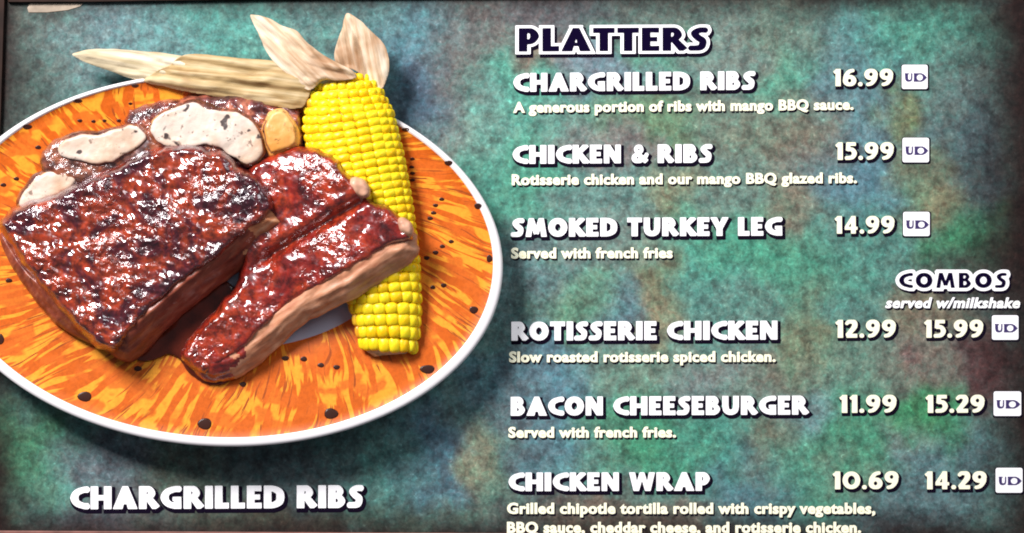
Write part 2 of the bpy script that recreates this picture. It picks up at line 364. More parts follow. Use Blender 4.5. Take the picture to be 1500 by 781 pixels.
GL = {
 'A': G(1.0, L(.52, 1.05, .15, -.1, .22, .40), L(.48, 1.05, .85, -.1, .22, .40), bar(.30, .25, .75, .17, .17)),
 'B': G(.76, stem(.165), R([(.16, .87), (.42, .88), (.52, .72), (.40, .56), (.2, .54)], [.22, .24, .27, .22, .2]), R([(.2, .52), (.45, .50), (.58, .30), (.44, .13), (.16, .12)], [.2, .22, .30, .25, .23])),
 'C': G(.78, R([(.74, .87), (.55, .85), (.28, .73), (.175, .5), (.28, .27), (.55, .15), (.74, .12)], [.27, .25, .28, .34, .28, .25, .27])),
 'D': G(.88, stem(.165), R([(.16, .87), (.42, .86), (.66, .72), (.71, .5), (.66, .28), (.42, .14), (.16, .13)], [.24, .25, .31, .34, .31, .25, .24])),
 'E': G(.64, stem(.165), bar(.885, .1, .62, .22, .25), bar(.5, .1, .56, .20, .22), bar(.115, .1, .63, .22, .25)),
 'G': G(.90, R([(.82, .88), (.58, .86), (.29, .74), (.175, .5), (.29, .26), (.54, .14), (.76, .14)], [.27, .25, .28, .34, .28, .25, .24]), L(.73, .52, .73, .0, .30, .32), bar(.43, .52, .86, .17, .18)),
 'H': G(.90, stem(.165), stem(.735), bar(.5, .1, .8, .22, .22)),
 'I': G(.33, stem(.165, .32)),
 'K': G(.82, stem(.165), L(.20, .45, .74, 1.02, .22, .30), L(.30, .58, .78, -.03, .28, .34)),
 'L': G(.60, stem(.165), bar(.12, .1, .60, .23, .26)),
 'M': G(1.10, L(.30, 1.1, .13, -.1, .24, .28), L(.80, 1.1, .97, -.1, .24, .28), L(.28, 1.0, .55, .16, .26, .24), L(.82, 1.0, .55, .16, .26, .24)),
 'N': G(.90, stem(.15, .27), stem(.75, .27), L(.14, 1.0, .76, .0, .32, .32)),
 'O': G(.98, ring(.49, .5, .325, .355, .335, .29)),
 'P': G(.74, stem(.165), R([(.16, .87), (.44, .87), (.56, .66), (.44, .44), (.16, .42)], [.24, .25, .33, .25, .22])),
 'R': G(.84, stem(.165), R([(.16, .87), (.44, .87), (.54, .68), (.42, .52), (.2, .50)], [.24, .25, .31, .24, .2]), L(.36, .54, .76, .02, .26, .33)),
 'S': G(.66, R([(.60, .87), (.38, .87), (.20, .74), (.32, .56), (.48, .42), (.44, .18), (.26, .12), (.05, .12)], [.25, .25, .27, .28, .28, .27, .25, .25])),
 'T': G(.76, stem(.38), bar(.885, .0, .76, .25, .25)),
 'U': G(.88, L(.165, 1.1, .165, .42, .31, .31), L(.715, 1.1, .715, .42, .29, .29), R([(.165, .5), (.22, .24), (.44, .13), (.66, .24), (.715, .5)], [.31, .31, .27, .30, .29])),
 'W': G(1.30, L(.12, 1.1, .36, -.05, .30, .26), L(.36, -.02, .65, 1.0, .24, .22), L(.65, 1.0, .94, -.02, .22, .24), L(.94, -.05, 1.18, 1.1, .26, .30)),
 'Y': G(.86, L(.43, .5, .43, -.1, .30, .31), L(.40, .42, .10, 1.05, .26, .32), L(.46, .42, .76, 1.05, .26, .30)),
 '&': G(.86, R([(.84, .50), (.70, .28), (.44, .12), (.20, .16), (.17, .34), (.34, .50), (.54, .66), (.50, .86), (.34, .88), (.26, .72), (.44, .42), (.80, .08)], [.18, .22, .24, .26, .24, .2, .19, .2, .2, .2, .24, .26])),
 '0': G(.92, ring(.46, .5, .31, .36, .30, .26)),
 '1': G(.44, L(.27, 1.0, .27, -.1, .30, .32), L(.03, .76, .30, .92, .18, .26)),
 '2': G(.66, R([(.08, .76), (.22, .88), (.46, .84), (.48, .62), (.30, .36), (.12, .14)], [.22, .25, .30, .32, .28, .26]), bar(.125, .06, .64, .25, .26)),
 '4': G(.76, L(.50, 1.1, .50, -.1, .28, .30), L(.48, .95, .12, .34, .20, .22), bar(.31, .03, .74, .21, .21)),
 '5': G(.64, L(.20, 1.0, .17, .50, .26, .26), bar(.885, .14, .60, .24, .25), R([(.14, .58), (.38, .58), (.50, .38), (.38, .16), (.04, .12)], [.22, .26, .30, .26, .24])),
 '6': G(.74, ring(.37, .33, .22, .21, .30, .24), R([(.58, .90), (.34, .82), (.18, .58), (.15, .34)], [.22, .25, .28, .28])),
 '9': G(.74, ring(.37, .67, .22, .21, .30, .24), R([(.16, .10), (.40, .18), (.56, .42), (.59, .66)], [.22, .25, .28, .28])),
 '.': G(.26, ring(.13, .13, .04, .04, .2, .2)),
}
def quad_sd(x, y, x0, y0, x1, y1, w0, w1):      # positive inside
    dx, dy = x1-x0, y1-y0; Ln = math.hypot(dx, dy); ux, uy = dx/Ln, dy/Ln; nx_, ny_ = -uy, ux
    pts = [(x0+nx_*w0/2, y0+ny_*w0/2), (x1+nx_*w1/2, y1+ny_*w1/2), (x1-nx_*w1/2, y1-ny_*w1/2), (x0-nx_*w0/2, y0-ny_*w0/2)]
    sd = np.full(x.shape, 1e9)
    for i in range(4):
        a = pts[i]; b = pts[(i+1) % 4]; ex, ey = b[0]-a[0], b[1]-a[1]; l = math.hypot(ex, ey)+1e-9
        sd = np.minimum(sd, -(ex*(y-a[1])-ey*(x-a[0]))/l)
    return sd
def glyph_sd(g, x, y, asp):                      # x in glyph units; distances in units of the height; asp = horizontal stretch
    sd = np.full(x.shape, -1e9)
    for p in g['parts']:
        if p[0] == 'q': sd = np.maximum(sd, quad_sd(x, y, *p[1:]))
        else:
            pts, ws = p[1], p[2]
            for i in range(len(pts)-1):
                (ax, ay), (bx_, by_) = pts[i], pts[i+1]; dx, dy = bx_-ax, by_-ay; Lq = dx*dx+dy*dy+1e-12
                t = ((x-ax)*dx+(y-ay)*dy)/Lq
                first, last = i == 0, i == len(pts)-2
                tc = np.clip(t, 0, 1); d = np.hypot(x-ax-tc*dx, y-ay-tc*dy); s = (ws[i]*(1-tc)+ws[i+1]*tc)/2-d
                l = math.sqrt(Lq)
                if len(pts) > 6 and np.hypot(*(np.array(pts[0])-pts[-1])) < .02: first = last = False
                if first: s = np.minimum(s, t*l+.02)
                if last: s = np.minimum(s, (1-t)*l+.02)
                sd = np.maximum(sd, s)
    if g['clip']: sd = np.minimum(sd, np.minimum(y+.0, 1-y))
    return sd
def contour(sd, xs, ys):                         # marching squares: filled polygons where sd > 0
    V = []; key = {}; F = []
    def vert(i, j):
        k = (i, j, 0)
        if k not in key: key[k] = len(V); V.append((xs[i], ys[j]))
        return key[k]
    def cut(i, j, i2, j2):
        if (i2, j2) < (i, j): i, j, i2, j2 = i2, j2, i, j
        k = (i, j, i2, j2)
        if k not in key:
            a, b = sd[j, i], sd[j2, i2]; t = a/(a-b); t = min(max(t, .02), .98)
            key[k] = len(V); V.append((xs[i]+(xs[i2]-xs[i])*t, ys[j]+(ys[j2]-ys[j])*t))
        return key[k]
    Hn, Wn = sd.shape; ins = sd > 0
    any_ = ins[:-1, :-1] | ins[1:, :-1] | ins[:-1, 1:] | ins[1:, 1:]
    for j, i in zip(*np.nonzero(any_)):
        cs = [(i, j), (i+1, j), (i+1, j+1), (i, j+1)]; f = []
        for k in range(4):
            a = cs[k]; b = cs[(k+1) % 4]; ia = ins[a[1], a[0]]; ib = ins[b[1], b[0]]
            if ia: f.append(vert(*a))
            if ia != ib: f.append(cut(*a, *b))
        if len(f) >= 3: F.append(f)
    return V, F
def raised(V, F, f2d, h0, h1):
    n = len(V); T = [f2d(*v) for v in V]
    pts = [P(a, b, h1) for a, b in T]+[P(a, b, h0) for a, b in T]
    e = set()
    for f in F:
        for k in range(len(f)): e.add((f[k], f[(k+1) % len(f)]))
    FF = [list(f)[::-1] for f in F]+[[a, b, b+n, a+n] for (a, b) in e if (b, a) not in e]
    return pts, FF
def grid_for(wid, asp, hpx, pad, res=.85):
    c = res/hpx
    xs = np.arange(-pad, wid+pad+c, c/asp*1.0); ys = np.arange(-pad, 1+pad+c, c)
    return xs, ys
def write(name, text, x0, x1, yt, yb, mat, tilt=0.0, track=.05, grow=0.0, shadow=(2.2, 3.2), halo=None, spread=.09, label=None, h=1.35, letter='letter', space=.36):
    """one line of capitals fitted between x0 and x1; the printed drop shadow is the line itself, its letters are pieces of it"""
    hp = yb-yt; tot = sum((GL[c]['w'] if c != ' ' else space) for c in text)+track*(len(text)-1)
    sx = (x1-x0)/tot; asp = sx/hp; cur = 0; items = []
    for c in text:
        wd = GL[c]['w'] if c != ' ' else space
        if c != ' ': items.append((c, cur))
        cur += wd+track
    def tf(c0, ox=0, oy=0):
        def f(u, v):
            x = x0+(c0+u)*sx; y = yb-v*hp-(x-x0)*tilt
            return x+ox, y+oy
        return f
    def layer(off, ox, oy, h0, h1):
        PV = []; PF = []
        for c, c0 in items:
            g = GL[c]; xs, ys = grid_for(g['w'], asp, hp, off+.08, 1.1); Xg, Yg = np.meshgrid(xs, ys)
            V, Fc = contour(glyph_sd(g, Xg, Yg, asp)+off, xs, ys); dh = (len(PV) % 7)*.012+random.random()*.05
            p, f = raised(V, Fc, tf(c0, ox, oy), h0, h1+dh); b = len(PV); PV += p; PF += [[a+b for a in q_] for q_ in f]
        return PV, PF
    PV, PF = layer((halo or 0)+spread, shadow[0], shadow[1], 0, .4)
    par = link(name, PV, PF, m_dark.m, board, smooth=False)
    tag(par, label)
    if halo:
        PV, PF = layer(halo, 0, 0, .3, .9); link('white_outline', PV, PF, m_white.m, par, smooth=False)
    for c, c0 in items:
        g = GL[c]; xs, ys = grid_for(g['w'], asp, hp, grow+.08, .85); Xg, Yg = np.meshgrid(xs, ys)
        V, Fc = contour(glyph_sd(g, Xg, Yg, asp)+grow, xs, ys)
        p, f = raised(V, Fc, tf(c0), .5, h); link('digit' if c.isdigit() else ('point' if c == '.' else letter), p, f, mat, par, smooth=False)
    return par
def printed(name, text, x0, x1, base, cap, mat, tilt=0.0, label=None, off=.034, shear=0.0, shadow=(1.8, 2.4)):
    def mesh_of(t, o):
        cu = bpy.data.curves.new('line', 'FONT'); cu.body = t; cu.size = 1; cu.offset = o; cu.resolution_u = 3; cu.space_character = 1.08; cu.fill_mode = 'FRONT'; cu.shear = shear
        ob = bpy.data.objects.new('line', cu); C.objects.link(ob); bpy.context.view_layer.update()
        me = bpy.data.meshes.new_from_object(ob.evaluated_get(bpy.context.evaluated_depsgraph_get()))
        bpy.data.objects.remove(ob); v = np.array([q.co[:] for q in me.vertices]); f = [list(p.vertices) for p in me.polygons]; bpy.data.meshes.remove(me); return v, f
    vh, _ = mesh_of('H', off); hh = vh[:, 1].max()-vh[:, 1].min(); y00 = vh[:, 1].min()
    v, f = mesh_of(text, off); v2, f2 = mesh_of(text, off+.022)
    a, b = v[:, 0].min(), v[:, 0].max(); sx = (x1-x0)/(b-a); sy = cap/hh
    def put(v, h, ox, oy):
        x = x0+(v[:, 0]-a)*sx; y = base-(v[:, 1]-y00)*sy-(x-x0)*tilt; return PA(x+ox, y+oy, np.full(len(x), h))
    A_ = np.concatenate([put(v, 1.1, -.4, 0), put(v, 1.16, .4, 0), put(v, 1.22, 0, -.3)]); B_ = put(v2, .35, *shadow)
    f = f+[[i+len(v) for i in q_] for q_ in f]+[[i+2*len(v) for i in q_] for q_ in f]; F = f+[[i+len(A_) for i in q_] for q_ in f2]
    me = link(name, np.concatenate([A_, B_]), F, [mat, m_dark.m], board, [0]*len(f)+[1]*len(f2), smooth=False)
    # faces must look out of the board
    return tag(me, label)
write('section_heading', 'PLATTERS', 759, 1037, 41, 76, m_navy.m, .005, .07, -.01, (2.5, 4), .105, .03, 'large navy heading PLATTERS outlined in white')
write('section_heading', 'COMBOS', 1316, 1475, 399, 422.5, m_navy.m, .0, .14, -.03, (2, 3.2), .17, .02, 'smaller navy heading COMBOS outlined in white')
T = [('CHARGRILLED RIBS', 752, 1106, 107.5, 134.5, .009), ('CHICKEN & RIBS', 751, 1043, 213, 240, .006), ('SMOKED TURKEY LEG', 749, 1146, 320, 347, .005),
     ('ROTISSERIE CHICKEN', 749, 1139, 471.5, 499, .004), ('BACON CHEESEBURGER', 748, 1184, 581.5, 609, .004), ('CHICKEN WRAP', 745, 1040, 692.5, 719.5, .002)]
for t, a, b, c, d, ti in T:
    write('dish_name', t, a, b, c, d, m_white.m, ti, .085, .006, label='white dish name '+t+' in the menu list')
write('dish_name', 'CHARGRILLED RIBS', 103, 532, 713, 746, m_white.m, .005, .085, .006, (2.5, 3.5), label='white caption CHARGRILLED RIBS below the plate')
PR = [('16.99', 1220, 1309, 100.5, 127), ('15.99', 1223, 1310, 208, 235), ('14.99', 1222, 1311, 316, 343), ('12.99', 1223, 1313, 468, 495.5), ('15.99', 1353, 1441, 468, 495.5),
      ('11.99', 1229, 1314, 578, 605.5), ('15.29', 1355, 1443, 578, 605.5), ('10.69', 1219, 1317, 690, 717.5), ('14.29', 1354, 1446, 690, 717.5)]
for t, a, b, c, d in PR:
    write('price', t, a, b, c, d, m_cream.m, .004, .05, -.022, (2.2, 2.8), spread=.05, label='cream price '+t+(' in the combo column' if a > 1340 else ' in the main price column'))
for t, a, b, y, cap, ti in [('A generous portion of ribs with mango BBQ sauce.', 752, 1250, 165.5, 14.5, .009), ('Rotisserie chicken and our mango BBQ glazed ribs.', 750, 1255, 271.5, 14.5, .006),
        ('Served with french fries', 749, 985, 379, 14.5, .003), ('Slow roasted rotisserie spiced chicken.', 746, 1136, 531, 14.5, .002), ('Served with french fries.', 745, 990, 641.5, 14.5, .002),
        ('Grilled chipotle tortilla rolled with crispy vegetables,', 743, 1282, 753, 15, .0), ('BBQ sauce, cheddar cheese, and rotisserie chicken.', 743, 1261, 781, 15, .0)]:
    printed('dish_description', t, a, b, y, cap+1.3, m_cream.m, ti, 'small cream line reading '+t.rstrip('.,'))
printed('combo_note', 'served w/milkshake', 1297, 1494, 451.5, 15.5, m_white.m, .0, 'small slanted white note under the COMBOS heading', shear=.22, off=.028)
# badges
LOGO = {'U': G(1.0, L(.22, 1.1, .22, .42, .34, .34), L(.80, 1.1, .80, .42, .15, .15), R([(.22, .5), (.28, .20), (.52, .12), (.74, .2), (.80, .5)], [.34, .30, .22, .18, .15]), bar(.95, .0, .5, .12, .12))}
GL['<U>'] = LOGO['U']
GL['<D>'] = G(1.5, ring(.72, .5, .45, .44, .22, .16), L(.20, 1.1, .20, -.1, .22, .22), R([(1.1, .86), (1.28, .62), (1.46, .5)], [.12, .2, .06]), R([(1.1, .14), (1.28, .38), (1.46, .5)], [.12, .2, .06]), bar(.94, .05, .8, .12, .12), bar(.06, .05, .8, .12, .12))
for (a, b, c, d) in [(1321, 95, 1359, 130.5), (1322, 202, 1361, 238), (1323, 310.5, 1362, 346), (1453, 462, 1492, 498), (1455.5, 573.5, 1496, 609.5), (1458.5, 685.5, 1498, 722)]:
    def rr_(a, b, c, d, r=3):
        o = []
        for (cx, cy, t0) in ((c-r, b+r, -PI/2), (c-r, d-r, 0), (a+r, d-r, PI/2), (a+r, b+r, PI)):
            for k in range(4): o.append((cx+r*math.cos(t0+k/3*PI/2), cy+r*math.sin(t0+k/3*PI/2)))
        return o
    bg = slab('plan_badge', rr_(a, b, c, d), 0, 1.2, m_white.m, board, .4)
    tag(bg, 'white square badge with dark monogram beside a price')
    slab('badge_shadow', rr_(a-1.2, b-.6, c+2.2, d+2.6), 0, .35, m_dark.m, bg, .2)
    mx, my = (a+c)/2, (b+d)/2
    for key, xa, xb in (('<U>', a+4, a+17), ('<D>', a+16.5, c-1.2)):
        g = GL[key]; hp = 12.5; xs, ys = grid_for(g['w'], 1, hp, .08, .7); Xg, Yg = np.meshgrid(xs, ys)
        V, Fc = contour(glyph_sd(g, Xg, Yg, 1), xs, ys); sc = (xb-xa)/g['w']
        p, f = raised(V, Fc, lambda u, v: (xa+u*sc, my+7-v*hp), 1.1, 1.7); link('monogram', p, f, m_logo.m, bg, smooth=False)

# ------------------------------------------------------------------ the plate
def base(y): return 40+(y-120)*.055
rot = .0464; cr, sr = math.cos(rot), math.sin(rot)
# a, b, cx, cy, height over base, zone (0 white, 1 orange, 2 well)
RG = [(230, 140, 330, 392, -999, 0), (235, 145, 330, 392, -20, 0), (330, 205, 326, 386, -14, 0), (413, 270, 322, 381.5, -3, 0), (415, 273, 322, 381, 0, 0), (414, 272.5, 322, 380.6, 2.6, 0), (411, 270, 322, 380, 4, 0), (405, 266.5, 322, 378.6, 4, 0), (402, 264.6, 322, 377.4, 2.6, 0),
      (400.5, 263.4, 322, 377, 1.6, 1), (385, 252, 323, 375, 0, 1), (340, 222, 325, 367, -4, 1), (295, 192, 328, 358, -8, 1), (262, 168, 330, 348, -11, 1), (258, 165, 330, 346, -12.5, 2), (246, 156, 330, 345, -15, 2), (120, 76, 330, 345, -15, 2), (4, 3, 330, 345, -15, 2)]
NT_ = 300; V = []; pcv = []; mi = []; F = []
for k, (a, b, cx, cy, h, z) in enumerate(RG):
    for i in range(NT_):
        t = -PI+2*PI*i/NT_; u, v = a*math.cos(t), b*math.sin(t); x = cx+u*cr-v*sr; y = cy+u*sr+v*cr
        V.append(P(x, y, 1.5 if h == -999 else base(y)+h)); pcv.append((t, a/401, 0))
nr = len(RG)
for k in range(nr-1):
    for i in range(NT_):
        j = (i+1) % NT_; F.append([k*NT_+i, k*NT_+j, (k+1)*NT_+j, (k+1)*NT_+i][::-1]); mi.append(RG[k][5])
F.append(list(range(NT_))); mi.append(0)
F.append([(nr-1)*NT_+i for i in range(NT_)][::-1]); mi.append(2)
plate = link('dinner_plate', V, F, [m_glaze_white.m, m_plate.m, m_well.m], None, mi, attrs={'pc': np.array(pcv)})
tag(plate, 'large round white plate with an orange brushed rim and brown dots, under the food', 'plate')
def plate_h(x, y):
    lo, hi = None, None
    prev = None
    for (a, b, cx, cy, h, z) in RG[7:]:
        dx, dy = x-cx, y-cy; u = dx*cr+dy*sr; v = -dx*sr+dy*cr; e = math.hypot(u/a, v/b)
        if e > 1:
            if prev is None: return base(y)+h
            t = (1-prev[0])/(e-prev[0]); return base(y)+prev[1]*(1-t)+h*t
        prev = (e, h)
    return base(y)-15
dots = [(124, 581, 10.5, 7.5), (300, 621, 10.5, 8.5), (485, 606, 10.5, 8), (626, 541, 11, 6.5), (694, 454, 6.5, 5.5), (717, 379, 4.5, 5.5), (700, 302, 5.5, 4.5), (657, 239, 6, 4), (594, 190, 5.5, 3), (114, 148, 6.5, 3.2), (40, 186, 7, 3.8), (198, 126, 5.5, 2.6), (1, 497, 5, 8),
        (56, 216, 4.5, 3), (24, 262, 4.2, 2.8), (5, 271, 4.5, 2.8), (117, 177, 3.8, 2.4), (137, 178, 3.4, 2.3), (153, 177, 3.2, 2.3), (174, 177, 3.4, 2.4), (191, 152, 3, 2), (13, 411, 5, 3.2), (202, 540, 6, 3.8), (356, 563, 5, 3.8),
        (418, 525, 5.5, 3.6), (445, 526, 5, 3.8), (470, 535, 5, 3.4), (493, 538, 5, 3.4), (613, 495, 3, 4), (634, 421, 3.8, 3), (650, 418, 4.3, 3.2), (625, 378, 4.3, 3), (638, 370, 4.3, 3), (648, 361, 4, 2.8), (661, 354, 4, 2.8),
        (630, 320, 4.2, 2.8), (635, 312, 4.2, 2.6), (638, 301, 4, 2.6), (647, 292, 4, 2.6), (604, 264, 4, 2.4), (604, 254, 4, 2.4), (603, 245, 3.8, 2.3), (604, 233, 3.5, 2.3)]
for (x, y, a, b) in dots:
    Vd = []; n = 14
    for (s, dh) in ((1, -.6), (1, .2), (.8, .35)):
        for i in range(n):
            t = 2*PI*i/n; k = 1+.06*math.sin(3*t+x); X = x+a*s*k*math.cos(t); Y = y+b*s*k*math.sin(t); Vd.append(P(X, Y, plate_h(X, Y)+dh))
    Fd = [[i, (i+1) % n, n+(i+1) % n, n+i] for i in range(n)]+[[n+i, n+(i+1) % n, 2*n+(i+1) % n, 2*n+i] for i in range(n)]+[[2*n+i for i in range(n)]]
    link('painted_dot', Vd, [f[::-1] for f in Fd], m_dot.m, plate)

# ------------------------------------------------------------------ food
well = lambda x, y: base(y)-15.5
def crust_top(T_, r, sx=0., seed=0., amp=1.0):
    def f(x, y, d):
        ca, sa = math.cos(-.55), math.sin(-.55); u = x*ca-y*sa; v = x*sa+y*ca
        big = fbm(x, y, 62, 3, seed)*9; med = fbm(u*.75, v, 15, 2, seed+2)*4.6; sm = fbm(u*.7, v, 6.5, 2, seed+5)*3.2
        return base(y)-6+T_*rnd(d, r)+(big+(med+sm)*amp)*np.minimum(d/6, 1)
    return f
# the big rack
rackA = empty('rib_rack', P(220, 380, base(380)-15), 'large dark glazed rack of ribs with charred crust at the front left', 'ribs')
sideA = [(150, 512), (184, 530), (207, 523), (240, 487), (276, 455), (323, 418), (365, 388), (400, 356), (437, 339), (440, 320), (412, 296), (392, 272), (300, 300), (150, 420), (60, 400), (8, 345), (0, 352), (14, 384), (45, 432), (92, 482)]
def dist_line(x, y, pts):
    bd = np.full(np.shape(x), 1e9)
    for (x0, y0), (x1, y1) in zip(pts[:-1], pts[1:]):
        dx, dy = x1-x0, y1-y0; t = np.clip(((x-x0)*dx+(y-y0)*dy)/(dx*dx+dy*dy), 0, 1); bd = np.minimum(bd, np.hypot(x-x0-t*dx, y-y0-t*dy))
    return bd
lump('meat_side', sideA, lambda x, y, d: base(y)+2+46*np.minimum(d/34, 1)**.75+fbm(x, y, 22, 2, 2)*4+1.0*np.sin(d*.55+fbm(x, y, 40, 2, 3)*4), well, 2.6, [m_meatA.m, m_meatC.m], rackA, 5, 2,
     midf=lambda x, y, d: ((x > 372+fbm(x, y, 18, 2, 1)*40) & (y < 385)).astype(int))
crustA = [(-2, 328), (14, 308), (40, 294), (75, 284), (110, 268), (160, 245), (200, 226), (236, 211), (270, 208), (300, 214), (334, 222), (352, 240), (378, 256), (396, 280), (403, 302), (397, 320), (372, 338), (350, 356), (300, 397), (258, 426), (221, 463), (190, 496), (172, 516), (157, 516), (134, 504), (92, 463), (46, 408), (14, 362)]
lump('glazed_crust', crustA, crust_top(64, 15, seed=1, amp=.88), lambda x, y: base(y)+8, 1.7, m_crustA.m, rackA, 5, 5)
# the smaller rack
rackB = empty('rib_rack', P(450, 400, base(400)-15), 'smaller red glazed rib piece with pale meat side, leaning across the corn cob', 'ribs')
rackA['group'] = rackB['group'] = 'glazed ribs on the plate'
sideB = [(272, 520), (282, 543), (300, 558), (326, 560), (345, 556), (368, 542), (409, 509), (446, 475), (492, 451), (524, 435), (570, 407), (598, 389), (613, 373), (612, 358), (600, 340), (500, 350), (420, 420), (330, 470)]
def lift(x, y): return 31*np.clip((x-395)/110, 0, 1)
lump('meat_side', sideB, lambda x, y, d: base(y)+lift(x, y)+1+25*np.minimum(d/24, 1)**.8+fbm(x, y, 24, 2, 12)*3.5+.7*np.sin(d*.5+fbm(x, y, 40, 2, 13)*4), lambda x, y: np.where(x < 500, base(y)-15.5, base(y)+8), 2.4, [m_meatB.m, m_crustB.m], rackB, 5, 3,
     midf=lambda x, y, d: ((x+fbm(x, y, 20, 2, 4)*26) < 352).astype(int))
crustB = [(264, 520), (275, 498), (298, 472), (325, 442), (350, 400), (352, 300), (360, 250), (384, 230), (410, 217), (436, 212), (470, 217), (496, 234), (508, 252), (530, 272), (546, 292), (570, 300), (592, 322), (608, 346), (603, 355), (572, 363), (541, 384), (511, 400), (480, 417), (432, 446), (386, 486), (350, 520), (322, 540), (296, 548), (276, 536)]
tb = crust_top(36, 13, seed=21, amp=.42)
lump('glazed_crust', crustB, lambda x, y, d: tb(x, y, d)+lift(x, y)+9*np.exp(-(((x-440)/60)**2+((y-258)/40)**2))-13*np.exp(-((y+.60*(x-400)-372)/9)**2)*np.clip((x-360)/30, 0, 1)*np.clip((560-x)/20, 0, 1)+3*np.exp(-((y+.60*(x-400)-350)/10)**2)*np.clip((x-360)/30, 0, 1), lambda x, y: base(y)+np.where(x < 500, 4, 14), 1.7, m_crustB.m, rackB, 5, 4)
for (cx, cy, a, b, t) in ((527, 275, 19, 13, .7), (594, 333, 17, 10, .9)):
    pts = [(cx+a*math.cos(u)*math.cos(t)-b*math.sin(u)*math.sin(t), cy+a*math.cos(u)*math.sin(t)+b*math.sin(u)*math.cos(t)) for u in np.linspace(0, 2*PI, 9)[:-1]]
    lump('bone', pts, lambda x, y, d: base(y)+lift(x, y)+22+14*rnd(d, 8)+fbm(x, y, 8, 2, 3)*2, lambda x, y: base(y)+14, 1.6, m_bone.m, rackB, 5, 2)
# browned pieces behind the potatoes
pt = tag(lump('browned_meat', [(180, 182), (196, 160), (225, 150), (290, 140), (340, 138), (400, 148), (436, 160), (444, 200), (432, 228), (380, 248), (300, 240), (220, 225), (185, 212)], lambda x, y, d: base(y)+20*rnd(d, 14)+fbm(x, y, 14, 3, 6)*8*np.minimum(d/5, 1), well, 2.2, m_browned.m, None, 5, 6),
    'browned glossy meat piece peeking out behind the big potato slice', 'meat')
# potatoes
def potato_slice(flesh, skin, hh, label, mat=None, mskin=None):
    root = empty('potato_slice', P(*np.mean(flesh, 0), base(200)-15), label, 'potato', 'roasted potato pieces on the plate')
    lump('skin', skin, lambda x, y, d: base(y)+hh-16+13*rnd(d, 11)+fbm(x, y, 12, 2, 4)*3, well, 2.2, (mskin or m_skin).m, root, 6, 3)
    fl = np.array(flesh, float); c_ = fl.mean(0); dv = fl-c_; ring_ = c_+dv*(1+2.6/np.linalg.norm(dv, axis=1))[:, None]+[0, .8]
    lump('browned_edge', ring_.tolist(), lambda x, y, d: base(y)+hh-8+3*rnd(d, 4)+fbm(x, y, 9, 2, 5)*1.2, lambda x, y: base(y)+hh-16, 2.0, m_gold.m, root, 6, 4)
    lump('flesh', flesh, lambda x, y, d: base(y)+hh+2*rnd(d, 5)+fbm(x, y, 40, 2, 7)*4+fbm(x, y, 9, 2, 17)*1.2, lambda x, y: base(y)+hh-10, 2.2, (mat or m_flesh).m, root, 6, 3)
    return root
potato_slice([(86, 218), (96, 204), (120, 198), (145, 198), (168, 190), (192, 185), (214, 198), (206, 212), (180, 228), (150, 240), (118, 236), (94, 230)],
             [(58, 235), (70, 212), (86, 202), (110, 192), (150, 190), (200, 180), (224, 196), (238, 220), (200, 248), (150, 268), (100, 268), (66, 254)], 30, 'oblong white potato slice with dark brown skin, second from the left above the ribs')
potato_slice([(220, 192), (230, 172), (250, 160), (282, 150), (300, 158), (324, 162), (350, 166), (374, 184), (384, 208), (382, 230), (366, 240), (352, 236), (336, 226), (310, 212), (272, 216), (240, 212)],
             [(214, 196), (226, 170), (248, 156), (284, 146), (326, 156), (356, 162), (380, 182), (390, 208), (386, 234), (364, 246), (340, 236), (270, 226), (236, 218)], 32, 'largest white potato slice with pepper specks, behind the big rack')
potato_slice([(34, 284), (48, 266), (66, 254), (86, 250), (104, 254), (110, 266), (96, 280), (60, 292), (30, 302)],
             [(24, 296), (40, 264), (64, 248), (92, 244), (114, 254), (120, 272), (90, 296), (40, 312)], 26, 'small speckled white potato piece at the far left, beside the big rack')
potato_slice([(388, 186), (396, 168), (410, 162), (424, 174), (432, 194), (430, 212), (412, 220), (398, 222), (392, 206)],
             [(384, 188), (392, 166), (410, 158), (428, 170), (438, 194), (436, 216), (412, 228), (394, 228), (386, 208)], 34, 'small golden orange potato wedge between the large slice and the corn', m_fleshy, m_fleshy)
# sauce, spread and darkened to paint the shade between the racks
sauce = tag(lump('sauce_and_shade', [(196, 524), (215, 505), (235, 475), (260, 445), (300, 410), (330, 410), (350, 440), (340, 500), (345, 545), (330, 563), (300, 562), (276, 546), (264, 528), (250, 518), (232, 524), (212, 530)], lambda x, y, d: base(y)-10.5+5*np.clip((y-470)/60, 0, 1)+3*rnd(d, 8)+fbm(x, y, 20, 2, 2)*1.0, lambda x, y: base(y)-16, 2.5, m_sauce_shade.m, None, 6, 3),
    'thin orange red sauce smear and painted shade between the two rib pieces', 'sauce')

# ------------------------------------------------------------------ corn cob
AX = np.array([(498, 112, 32), (503, 136, 55), (510, 176, 68), (524, 240, 69.5), (540, 310, 66), (555, 380, 59.5), (564, 440, 52.5), (569, 485, 45), (571, 512, 37)], float)
ln = np.concatenate([[0], np.cumsum(np.hypot(np.diff(AX[:, 0]), np.diff(AX[:, 1])))])
def ax(s): return np.array([np.interp(s, ln, AX[:, k]) for k in range(3)])
Ltot = ln[-1]; SQ = .42
corn = empty('corn_cob', P(535, 300, base(300)-15), 'yellow corn cob with its dry husk peeled back, lying at the right of the plate', 'corn')
def cpos(s, phi, rr):
    x, y, r = ax(s); x2, y2, _ = ax(min(s+4, Ltot)); x1, y1, _ = ax(max(s-4, 0)); dx, dy = x2-x1, y2-y1; l = math.hypot(dx, dy); dx /= l; dy /= l
    R_ = r*rr; ch = base(y)-15+r*SQ*.9
    return np.array([x-dy*R_*math.cos(phi)*-1, y-dx*R_*math.cos(phi), ch+R_*math.sin(phi)*SQ]), (dx, dy), r
V = []; F = []; n = 24; m = 40
for i in range(m+1):
    s = Ltot*i/m
    for j in range(n): V.append(P(*cpos(s, 2*PI*j/n, .93)[0]))
